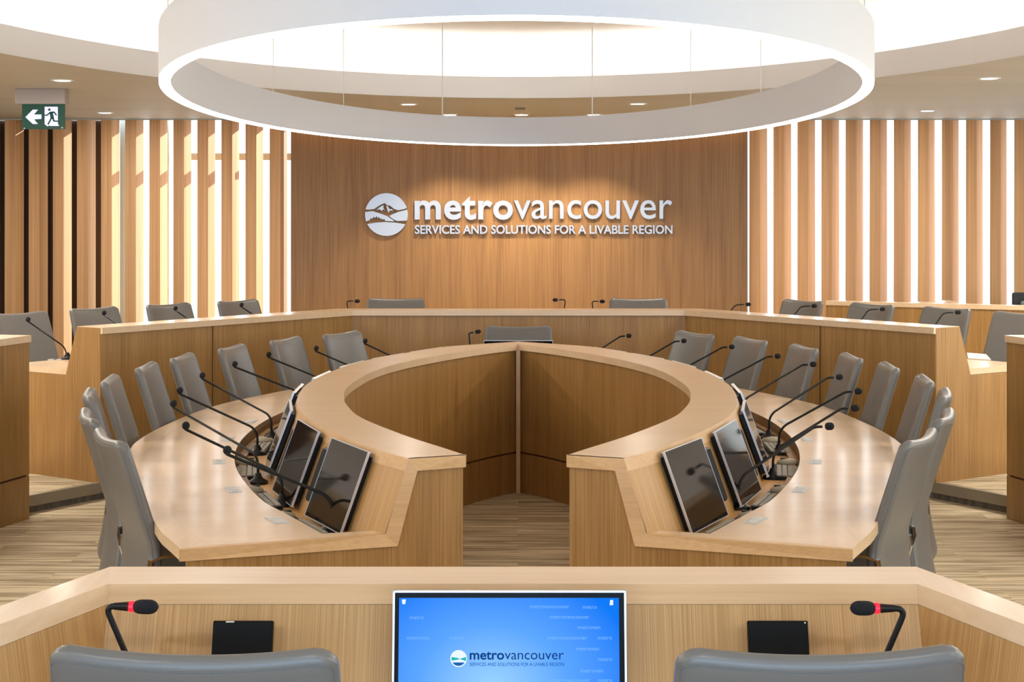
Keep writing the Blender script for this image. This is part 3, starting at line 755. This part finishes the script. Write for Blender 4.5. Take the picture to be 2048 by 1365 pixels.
def put_chair(top, phi, z, label, group):
    """top: plan position of the middle of the top edge; phi: facing angle, 0 = towards the camera, positive = to the right"""
    f = Vector((math.sin(phi), -math.cos(phi)))
    loc = Vector(top)+f*.138
    rz = math.atan2(-f.x, f.y)
    if not used[0]:
        used[0] = True; proto.location = (loc.x, loc.y, z); proto.rotation_euler = (0, 0, rz); proto['label'] = label; proto['group'] = group; return proto
    return dup(proto, (loc.x, loc.y, z), rz, label, group)
IN = [((-1.308, 12.49), 66), ((-1.64, 11.91), 75), ((-1.895, 11.2), 82), ((-2.076, 10.47), 89), ((-2.156, 9.825), 93), ((-2.176, 9.04), 98), ((-2.10, 8.34), 104), ((-1.88, 7.45), 110), ((-1.618, 6.735), 114)]
pos = ['nearest the far tip', 'second from the far tip', 'third from the far tip', 'fourth from the far tip', 'middle of the nine', 'fourth from the near end', 'third from the near end', 'second from the near end', 'nearest the viewer']
for i, ((x, y), ph) in enumerate(IN):
    for s_, side in ((1, 'left'), (-1, 'right')):
        ph2 = math.radians(ph+random.uniform(-1.5, 1.5)); xx, yy = x, y
        if s_ == -1 and i in (3, 8): xx += .012
        put_chair((xx*s_+ (0 if s_ == 1 else .0), yy), ph2*s_, 0, f'grey leather chair, {side} side of the oval table, {pos[i]}', 'chairs around the oval table')
put_chair((0.0, 13.22), 0, 0, 'grey chair at the far tip of the oval table, centred under the logo', 'chairs around the oval table')
OUT = [((-2.47, 14.9), 'nearest the logo wall'), ((-2.96, 14.33), 'second from the logo wall'), ((-3.44, 13.74), 'third from the logo wall'), ((-3.83, 13.06), 'cut by the picture edge')]
for (x, y), w in OUT:
    for s_, side in ((1, 'left'), (-1, 'right')):
        put_chair((x*s_+(0 if s_ == 1 else .03), y), math.radians(58)*s_, ZP, f'grey chair behind the {side} slanting desk, {w}', 'chairs behind the outer desks')
for x, w in ((792, 'left'), (1276, 'right')):
    put_chair(((x-VX)*15.24/F+CX, 15.24), 0, ZP, f'grey chair behind the straight back desk, {w} of the pair below the logo', 'chairs behind the outer desks')
put_chair((-.563, 2.99), math.radians(180-3), ZP, 'blue-grey foreground chair cut off at the bottom left, seen from behind', 'foreground chairs')
put_chair((.548, 2.99), math.radians(180+3), ZP, 'blue-grey foreground chair cut off at the bottom right, seen from behind', 'foreground chairs')
# dark chair at the far right edge
p = ptD(2052, 585, 17.2)
t = thing('visitor_chair', 'dark chair with grey-green pad cut by the right edge, by the fins', 'chair', (p.x, 17.2, ZP))
b = B(); b.box(p.x-.15, p.x+.30, 17.15, 17.19, .62, p.z); bevel(b.out('back_shell', M['dark_chair'], t), .07, 5)
b = B(); b.box(p.x-.08, p.x+.27, 17.09, 17.15, .62, p.z-.08); bevel(b.out('back_pad', M['teal_seat'], t), .04, 4)
b = B(); b.box(p.x-.15, p.x+.30, 16.7, 17.15, .53, .60); bevel(b.out('seat', M['teal_seat'], t), .02)
for dx in (-.13, .28):
    for y in (16.73, 17.12):
        b = B(); b.tube([(p.x+dx, y, ZP), (p.x+dx, y, .54)], .014, 8); b.out('leg', M['dark_chair'], t)

# ------------------------------------------------------------------ microphones
def bez(P, n=10):
    """smooth polyline through corner points by rounding them"""
    P = [Vector(p) for p in P]; out = [P[0]]
    for i in range(1, len(P)-1):
        a, c, d = P[i-1], P[i], P[i+1]; r = min((a-c).length, (d-c).length)*.45
        p0 = c+(a-c).normalized()*r; p1 = c+(d-c).normalized()*r
        for k in range(n+1):
            t_ = k/n; out.append(p0*(1-t_)**2+c*2*t_*(1-t_)+p1*t_*t_)
    return out+[P[-1]]
def mic(base, knee, bend, tip, label, group, r=.0055, head=(.013, .045), z0=None, lit=False, basekind=True):
    """gooseneck: base on the desk, short riser to the knee, straight neck to the bend, then the head"""
    base, knee, bend, tip = map(Vector, (base, knee, bend, tip))
    t = thing('gooseneck_microphone', label, 'microphone', base, 0, group)
    d = (tip-bend).normalized()
    h0 = tip-d*head[1]
    if basekind:
        b = B(); b.lathe([(.048, 0), (.046, .012), (.022, .026), (.012, .05)], 20, Matrix.Translation(base)); auto_smooth(b.out('base', M['black'], t), 40)
    b = B(); b.tube(bez([base+Vector((0, 0, .004)), knee, bend, h0-d*.012]), r, 8); b.out('gooseneck', M['black'], t, smooth=True)
    if lit:
        b = B(); b.tube([h0-d*.007, h0+d*.001], r*1.75, 16); b.out('indicator_ring', M['red'], t, smooth=False)
        b = B(); b.tube([h0-d*.038, h0-d*.010], [r*1.1, r*1.5], 14); b.out('collar', M['black'], t)
    R, L = head; n = 16
    pts = [h0+d*L*(i/n) for i in range(n+1)]; rad = []
    for i in range(n+1):
        u = i/n; e_ = .38
        k = 1
        if u < e_: k = .35+.65*math.sqrt(1-((e_-u)/e_)**2)
        if u > 1-e_: k = math.sqrt(max(.02, 1-((u-1+e_)/e_)**2))
        rad.append(R*k)
    b = B(); b.tube(pts, rad, 16); b.out('windscreen', M['foam'], t, smooth=True)
    return t
def ZF(x, y, z): return pt(x, y, z)
ZH = 1.02
Lh = [(731, 681, None), (633, 696, None), (538, 708, None), (470, 727, None), (405, 750, (543, 880)), (360, 780, (515, 910)), (347, 806, (516, 968)), (372, 850, (564, 1012)), (455, 899, (665, 1062))]
Rh = [(1260, 672, None), (1370, 682, None), (1466, 694, None), (1558, 712.5, None), (1629, 729, (1485, 845)), (1682, 754.5, (1538, 878)), (1720, 783, (1558, 908)), (1714, 816.5, (1546, 958)), (1663, 853, (1478, 1018))]
for side, lst, s_ in (('left', Lh, 1), ('right', Rh, -1)):
    for i, (hx, hy, bs) in enumerate(lst):
        hp = pt(hx, hy, ZH)
        (cx_, cy_), ph = IN[i]
        f_ = Vector((math.sin(math.radians(ph))*s_, -math.cos(math.radians(ph))))
        if bs: bp = pt(bs[0], bs[1], ZT)
        else: bp = Vector((hp.x+f_.x*.43, hp.y+f_.y*.43, ZT))
        if s_ == 1:   # heads on the left curl over towards us
            dv = Vector((.25, -.95, .25)).normalized(); bend = hp-dv*.06-Vector((0, 0, .012))
        else:
            dv = Vector((.93, -.3, .08)).normalized(); bend = hp-dv*.075
        knee = bp+Vector((0, 0, .13)); 
        mic(bp, knee, bend, hp+dv*.012, f'black gooseneck microphone, {side} side of the oval table, {pos[i]}', 'microphones on the oval table', r=.0062, head=(.017, .040))
hp = ptD(962, 663, 12.62); bp = Vector((hp.x-.07, hp.y-.03, ZW))
mic(bp, bp+Vector((0, 0, .1)), hp+Vector((-.09, -.02, -.012)), hp, 'black gooseneck microphone in front of the centred far chair', 'microphones on the oval table', head=(.015, .045))
# outer desk microphones
zw1 = ZP+.76
OM = [((57, 637), (135, 719), 'left', 'at the far left over the open desk end'), ((209, 624), None, 'left', 'third from the logo wall'), ((352, 615), None, 'left', 'second from the logo wall'), ((484, 608), None, 'left', 'nearest the logo wall')]
for (hx, hy), bs, side, w in OM:
    hp = pt(hx, hy, 1.185); bp = pt(*bs, zw1) if bs else Vector((hp.x+.33, hp.y-.1, zw1))
    dv = Vector((.35, -.9, .25)).normalized()
    mic(bp, bp+Vector((-.02, 0, .09)), hp-dv*.05-Vector((.0, 0, .012)), hp, f'black microphone on the {side} slanting desk, {w}', 'microphones on the outer desks', head=(.017, .042))
for (hx, hy), w in (((1502, 609), 'beside the corner of the logo wall'), ((1634, 612), 'nearest the logo wall end'), ((1771, 618.5), 'second from the near end'), ((1922, 625), 'nearest the stepped desk end')):
    hp = pt(hx, hy, 1.185); bp = Vector((hp.x-.33, hp.y-.1, zw1)); dv = Vector((.97, -.2, .04)).normalized()
    mic(bp, bp+Vector((.02, 0, .10)), hp-dv*.13, hp, f'black microphone on the right slanting desk, {w}', 'microphones on the outer desks', head=(.016, .045))
for (hx, hy), sx, w in (((720, 603), -1, 'left of the left back chair'), ((1105, 600.5), 1, 'left one of the middle pair, pointing left'), ((1210, 603.5), -1, 'right one of the middle pair, pointing right')):
    hp = pt(hx, hy, 1.212); bp = Vector((hp.x+sx*.09, hp.y-.02, zw1))
    mic(bp, Vector((bp.x+sx*.0, bp.y, 1.08)), Vector((bp.x+sx*.02, bp.y, hp.z+.004)), hp, f'black microphone on the straight back desk, {w}', 'microphones on the outer desks', r=.005, head=(.015, .045))
# two lit microphones in the foreground
def fg(x, y, D): return ptD(x, y, D)
for xs, sx, side in (((317, 1215), (212, 1216), 'left'),) and []: pass
D1 = 3.36
tipL, bendL, baseL = fg(317, 1215, D1), fg(211, 1213, D1), fg(290, 1365+100, D1)
def fmic(tip, bend, low, label):
    d = (bend-low).normalized(); base = low-d*((low.z-zw1)/d.z) if d.z > 0 else low
    base = Vector((base.x, base.y, zw1))
    mic(base, base+d*.05, bend, tip, label, 'lit microphones on the foreground desk', r=.0062, head=(.0145, .050), lit=True)
fmic(tipL, bendL, fg(250, 1305, D1), 'black microphone with glowing red ring behind the left foreground chair')
fmic(fg(1700, 1217, D1), fg(1812, 1218, D1), fg(1772, 1312, D1), 'black microphone with glowing red ring behind the right foreground chair')

# ------------------------------------------------------------------ table equipment
def rot_frame(pos_, fdir, tilt=0):
    """local frame: +x along the width, +y into the screen (away from the sitter), z up; tilted back by tilt"""
    f_ = Vector((fdir[0], fdir[1], 0)).normalized(); yv = -f_; xv = yv.cross(Vector((0, 0, 1))).normalized()
    R = Matrix((xv, yv, Vector((0, 0, 1)))).transposed().to_4x4()
    return Matrix.Translation(pos_) @ R @ Matrix.Rotation(-tilt, 4, 'X')
def monitor(pos_, fdir, tilt, w, h, label, group, y_off=0):
    t = thing('monitor', label, 'monitor', pos_, 0, group); T = rot_frame(pos_, fdir, tilt)
    b = B(); b.box(-w/2+.02, w/2-.02, .008, .034, .015, h-.015, T); bevel(b.out('housing', M['black'], t), .004)
    b = B(); e_ = .0035
    b.box(-w/2-e_, -w/2, -.001, .009, -e_, h+e_, T); b.box(w/2, w/2+e_, -.001, .009, -e_, h+e_, T); b.box(-w/2, w/2, -.001, .014, h, h+e_, T); b.box(-w/2, w/2, -.001, .014, -e_, 0, T)
    b.out('silver_rim', M['rim'], t)
    b = B(); b.box(-w/2, w/2, .0, .008, 0, h, T); b.out('screen', M['screen_off'], t)
    return t
def at_D(P, D):
    for i in range(len(P)-1):
        if P[i].y <= D <= P[i+1].y:
            k = (D-P[i].y)/max(1e-9, P[i+1].y-P[i].y); p = P[i].lerp(P[i+1], k); tg = (P[min(i+3, len(P)-1)]-P[max(i-2, 0)]).normalized(); return p, tg
    return P[-1], (P[-1]-P[-2]).normalized()
MD = [11.9, 11.5, 10.98, 10.4, 9.7, 8.95, 8.15, 7.34, 6.72]
for i, D in enumerate(MD):
    for s_, side in ((1, 'left'), (-1, 'right')):
        p, tg = at_D(cC, D)
        nn = Vector((-tg.y, tg.x))      # towards the sitter on the left arm
        if nn.x > 0: nn = -nn
        f_ = Vector((nn.x*s_, nn.y)); tg2 = Vector((tg.x*s_, tg.y))
        where = pos[i].split(',')[0]
        pm = Vector((p.x*s_, p.y, ZT+.022))+Vector((f_.x, f_.y, 0))*.030
        w_ = .445
        monitor(pm, f_, math.radians(20.5), w_, .325, f'dark silver-rimmed monitor, {side} side of the table, {where}', 'dark monitors on the oval table')
        if i >= 4:
            # keyboard in front of the screen, mouse, riser box
            kp = Vector((p.x*s_, p.y, ZT))+Vector((f_.x, f_.y, 0))*.115+Vector((tg2.x, tg2.y, 0))*(-.03)
            kb = thing('keyboard', f'grey keyboard in the {side} table tray, {where}', 'keyboard', kp, 0, 'keyboards in the table tray')
            T = rot_frame(kp, f_, 0) @ Matrix.Rotation(math.radians(4), 4, 'X')
            b = B(); b.box(-.17, .17, -.055, .055, .002, .016, T); b.out('case', M['black'], kb)
            b = B()
            for r_ in range(4):
                for c_ in range(12): b.box(-.163+c_*.0274, -.163+c_*.0274+.0235, -.050+r_*.026, -.050+r_*.026+.021, .016, .022, T)
            b.out('keys', M['key'], kb)
            mp = Vector((p.x*s_, p.y, ZT))+Vector((f_.x, f_.y, 0))*.12+Vector((tg2.x, tg2.y, 0))*(.235)
            ms = thing('mouse', f'pale mouse on black pad, {side} table tray, {where}', 'mouse', mp, 0, 'computer mice in the table tray')
            T = rot_frame(mp, f_, 0)
            v = []; nl, nw = 8, 10
            bb = bmesh.new(); bmesh.ops.create_uvsphere(bb, u_segments=16, v_segments=10, radius=1)
            vv = [T @ Vector((q.co.x*.032, q.co.y*.055, .018+max(-.6, q.co.z)*.024)) for q in bb.verts]; ff = [[q.index for q in fc.verts] for fc in bb.faces]; bb.free()
            b = B(); b.add(vv, ff); b.out('mouse_body', M['mouse'], ms, smooth=True)
            b = B(); b.box(-.008, .008, .005, .035, .036, .043, T); b.out('scroll_wheel', M['black'], ms)
            pd = B(); pd.box(-.07, .07, -.075, .075, .0, .003, T); pd.out('mouse_pad', M['black'], ms)
        if i >= 4:
            q, tgq = at_D(cE, D-.02 if i < 8 else D-.12)
            nq = Vector((-tgq.y, tgq.x)); nq = -nq if nq.x > 0 else nq
            fx = Vector((nq.x*s_, nq.y)); pp = Vector((q.x*s_, q.y, ZW))+Vector((fx.x, fx.y, 0))*.075
            pl = thing('socket_plate', f'small steel socket plate in the {side} worktop, {where}', 'socket plate', pp, 0, 'socket plates in the worktop')
            T = rot_frame(pp, fx, 0)
            b = B(); b.box(-.075, .075, -.028, .028, 0, .0025, T); b.out('plate', M['plate'], pl)
            b = B()
            for k_ in range(4): b.box(-.06+k_*.032, -.042+k_*.032, -.014, .014, .0025, .0045, T)
            b.out('sockets', M['paper'], pl)
        if i >= 7:
            # slim black speaker standing between the screens
            p2, tg_ = at_D(cC, D+.25)
            bp2 = Vector((p2.x*s_, p2.y, ZT+.07))+Vector((f_.x, f_.y, 0))*.015
            T = rot_frame(bp2, f_, math.radians(20.5))
            sp2 = thing('desk_speaker', f'slim black panel beside the {side} monitor {where}', 'speaker', bp2, 0, 'slim black panels beside the monitors')
            b = B(); b.box(-.035, .035, .004, .022, 0, .23, T); bevel(b.out('body', M['black'], sp2), .008)
            b = B(); b.box(-.028, .028, .002, .004, .01, .22, T); b.out('front_grille', M['foam'], sp2)
monitor(Vector((0.0, 12.45, .757)), Vector((0, 1)), math.radians(0), .50, .255, 'pale-rimmed monitor top at the far tip of the oval table', 'dark monitors on the oval table')

# ------------------------------------------------------------------ foreground monitor with the blue desktop
Dm = 3.46; sm = Dm/F
mtop = ptD(1019, 1182, Dm)
wM, hM = 466*sm, .275
tiltM = math.radians(9)
posM = Vector((mtop.x, Dm-math.sin(tiltM)*hM, mtop.z-math.cos(tiltM)*hM))
TM = rot_frame(posM, (0, -1), tiltM)
TM = Matrix.Translation(posM) @ Matrix.Rotation(-tiltM, 4, 'X')
mon = thing('monitor', 'lit monitor with blue desktop and logo in the centre foreground', 'monitor', posM)
b = B(); b.box(-wM/2+.004, wM/2-.004, .006, .035, .0, hM-.004, TM); b.out('housing', M['black'], mon)
b = B(); e_ = .004; b.box(-wM/2, -wM/2+e_, -.001, .03, 0, hM, TM); b.box(wM/2-e_, wM/2, -.001, .03, 0, hM, TM); b.box(-wM/2, wM/2, -.001, .03, hM-e_, hM, TM); b.out('silver_rim', M['rim'], mon)
b = B(); b.box(-wM/2+e_, wM/2-e_, .0, .006, 0, hM-e_, TM); b.out('bezel', M['matt_black'], mon)
b = B(); st = Matrix.Translation(posM); b.tube([posM+Vector((0, .04, .1)), posM+Vector((0, .03, 0)), Vector((posM.x, posM.y+.01, zw1+.02))], .02, 10); b.box(-.11, .11, -.03, .10, zw1+.002-posM.z, zw1+.015-posM.z, Matrix.Translation(posM)); b.out('stand', M['black'], mon)
# picture on the screen
sm_, n, bs_ = new_mat('blue_desktop')
n.nodes.remove(bs_); em = n.nodes.new('ShaderNodeEmission'); n.links.new(em.outputs[0], n.nodes['Material Output'].inputs[0])
tcx = n.nodes.new('ShaderNodeTexCoord'); mpg = n.nodes.new('ShaderNodeMapping'); n.links.new(tcx.outputs['Object'], mpg.inputs[0])
mpg.inputs['Location'].default_value = (.035*3.3, 0, -.085*4.2+.0); mpg.inputs['Scale'].default_value = (3.3, 0, 4.2)
gr = n.nodes.new('ShaderNodeTexGradient'); gr.gradient_type = 'SPHERICAL'; n.links.new(mpg.outputs[0], gr.inputs[0])
crs = n.nodes.new('ShaderNodeValToRGB'); crs.color_ramp.elements[0].position = 0; crs.color_ramp.elements[0].color = rgb(16, 118, 240); crs.color_ramp.elements[1].position = .95; crs.color_ramp.elements[1].color = rgb(145, 200, 255)
e2 = crs.color_ramp.elements.new(.5); e2.color = rgb(88, 160, 250)
n.links.new(gr.outputs[1], crs.inputs[0]); n.links.new(crs.outputs[0], em.inputs[0]); em.inputs[1].default_value = 1.0
bz = 12.5*sm
b = B(); b.box(-wM/2+bz, wM/2-bz-.002, -.0012, 0, 0, hM-.0145, TM); scr = b.out('screen', sm_, mon)
def em_mat(name, c, s=1.0):
    m, n, bb = new_mat(name); n.nodes.remove(bb); e = n.nodes.new('ShaderNodeEmission'); e.inputs[0].default_value = c; e.inputs[1].default_value = s
    n.links.new(e.outputs[0], n.nodes['Material Output'].inputs[0]); return m
navy, blue2, tealm, whitem, paleb = em_mat('navy_ink', rgb(12, 62, 130)), em_mat('blue_ink', rgb(28, 96, 178)), em_mat('teal_ink', rgb(40, 180, 175)), em_mat('white_ink', rgb(226, 240, 255)), em_mat('pale_blue_ink', rgb(120, 180, 252))
def sx_(px): return (px-1019)*sm
def sz_(py): return hM-(py-1181)*sm/math.cos(tiltM)*1.0
def stext(nm, txt, x0, x1, yb, yt, mat, bold=0, par=scr, lift=-.002):
    V, Fc = text_mesh(txt, sx_(x0), sx_(x1), sz_(yb), (yb-yt)*sm, bold, .0002)
    return mesh(nm, [tuple(TM @ Vector((x, lift, z))) for x, z, _ in V], Fc, mat, par)
stext('bold_lettering', 'metro', 940, 1008.5, 1313, 1297.5, navy, .02); stext('light_lettering', 'vancouver', 1009.5, 1127, 1313, 1300.5, navy, 0)
stext('tagline', 'SERVICES AND SOLUTIONS FOR A LIVABLE REGION', 940, 1127.5, 1325.5, 1319, blue2, .01)
def spoly(nm, P, mat, lift):
    b = B(); b.add([TM @ Vector((x, lift, z)) for x, z in P], [list(range(len(P)))]); return b.out(nm, mat, scr)
ecx, ecz, er = sx_(918), sz_(1311.5), 16.5*sm
spoly('emblem_disc', [(ecx+er*math.cos(a*PI/16), ecz+er*math.sin(a*PI/16)) for a in range(32)], whitem, -.0016)
spoly('emblem_hill', [(ecx-er*.85, ecz+er*.2), (ecx, ecz+er*.05), (ecx+er*.1, ecz-er*.1), (ecx-er*.85, ecz-er*.25)], tealm, -.002)
spoly('emblem_hill', [(ecx+er*.9, ecz+er*.2), (ecx+er*.1, ecz-er*.05), (ecx+er*.9, ecz-er*.3)], tealm, -.002)
spoly('emblem_water', [(ecx+er*.86*math.cos(a), ecz+er*.86*math.sin(a)) for a in [PI+.55+(PI-1.1)*i/12 for i in range(13)]], blue2, -.002)
spoly('desktop_icon', [(sx_(804), sz_(1198)), (sx_(812), sz_(1198)), (sx_(811), sz_(1207)), (sx_(805), sz_(1207))], whitem, -.002)
spoly('desktop_icon', [(sx_(1220), sz_(1199)), (sx_(1226), sz_(1199)), (sx_(1226), sz_(1209)), (sx_(1219), sz_(1209))], whitem, -.002)
for k_, (px, py, tx) in enumerate(((1060, 1215, 'metrovancouver'), (1165, 1216, 'metro'), (1100, 1235, 'metrovancouver'), (1155, 1255, 'metrovan'), (1095, 1275, 'metrovancouver'), (1195, 1275, 'metro'), (1152, 1296, 'metrovan'), (1160, 1338, 'metrovan'), (1100, 1356, 'metrovancouver'), (1195, 1316, 'metro'), (820, 1236, 'metro'), (900, 1275, 'metro'), (815, 1275, 'metrovan'), (1195, 1356, 'metro'))):
    stext('faint_wordmark', tx, px, px+len(tx)*5.6, py, py-6, paleb, 0)

# black voting screens leaning on the foreground desk
for x0, x1, side in ((426, 546, 'left'), (1495.5, 1616, 'right')):
    Dv = 3.50; sv_ = Dv/F; w = (x1-x0)*sv_; h = .125; tl = math.radians(18)
    tp = ptD((x0+x1)/2, 1242, Dv); P = Vector((tp.x, Dv-math.sin(tl)*h, tp.z-math.cos(tl)*h)); T = Matrix.Translation(P) @ Matrix.Rotation(-tl, 4, 'X')
    t = thing('voting_screen', f'small black screen on the foreground desk behind the {side} chair', 'small screen', P, 0, 'small black screens on the foreground desk')
    b = B(); b.box(-w/2, w/2, .002, .02, 0, h, T); bevel(b.out('housing', M['matt_black'], t), .002)
    b = B(); b.box(-w/2+.003, w/2-.003, .0, .002, .003, h-.003, T); b.out('display', M['matt_black'], t)
    b = B(); b.box(-.035, -.018, -.001, .006, h-.004, h-.001, T) if side == 'left' else b.box(w/2-.008, w/2-.005, -.001, .006, h-.006, h-.003, T); b.out('status_light', M['paper'], t)

# small items at the open desk ends
b = B(); p = pt(111, 720, zw1+.002); b.box(p.x-.05, p.x-.01, p.y-.03, p.y+.03, zw1+.001, zw1+.006); b.box(p.x+.01, p.x+.05, p.y-.03, p.y+.03, zw1+.001, zw1+.006)
props(b.out('socket_plate', M['plate']), 'small steel socket plate on the open left desk end beside the microphone', 'socket plate')
b = B(); q = [pt(1934, 707, zw1+.003), pt(1972, 710, zw1+.003), pt(1982, 721, zw1+.003), pt(1936, 718, zw1+.003)]
b.prism([(v.x, v.y) for v in q], zw1+.001, zw1+.008); props(b.out('paper_sheet', M['paper']), 'pale sheet lying on the open right desk end', 'paper')
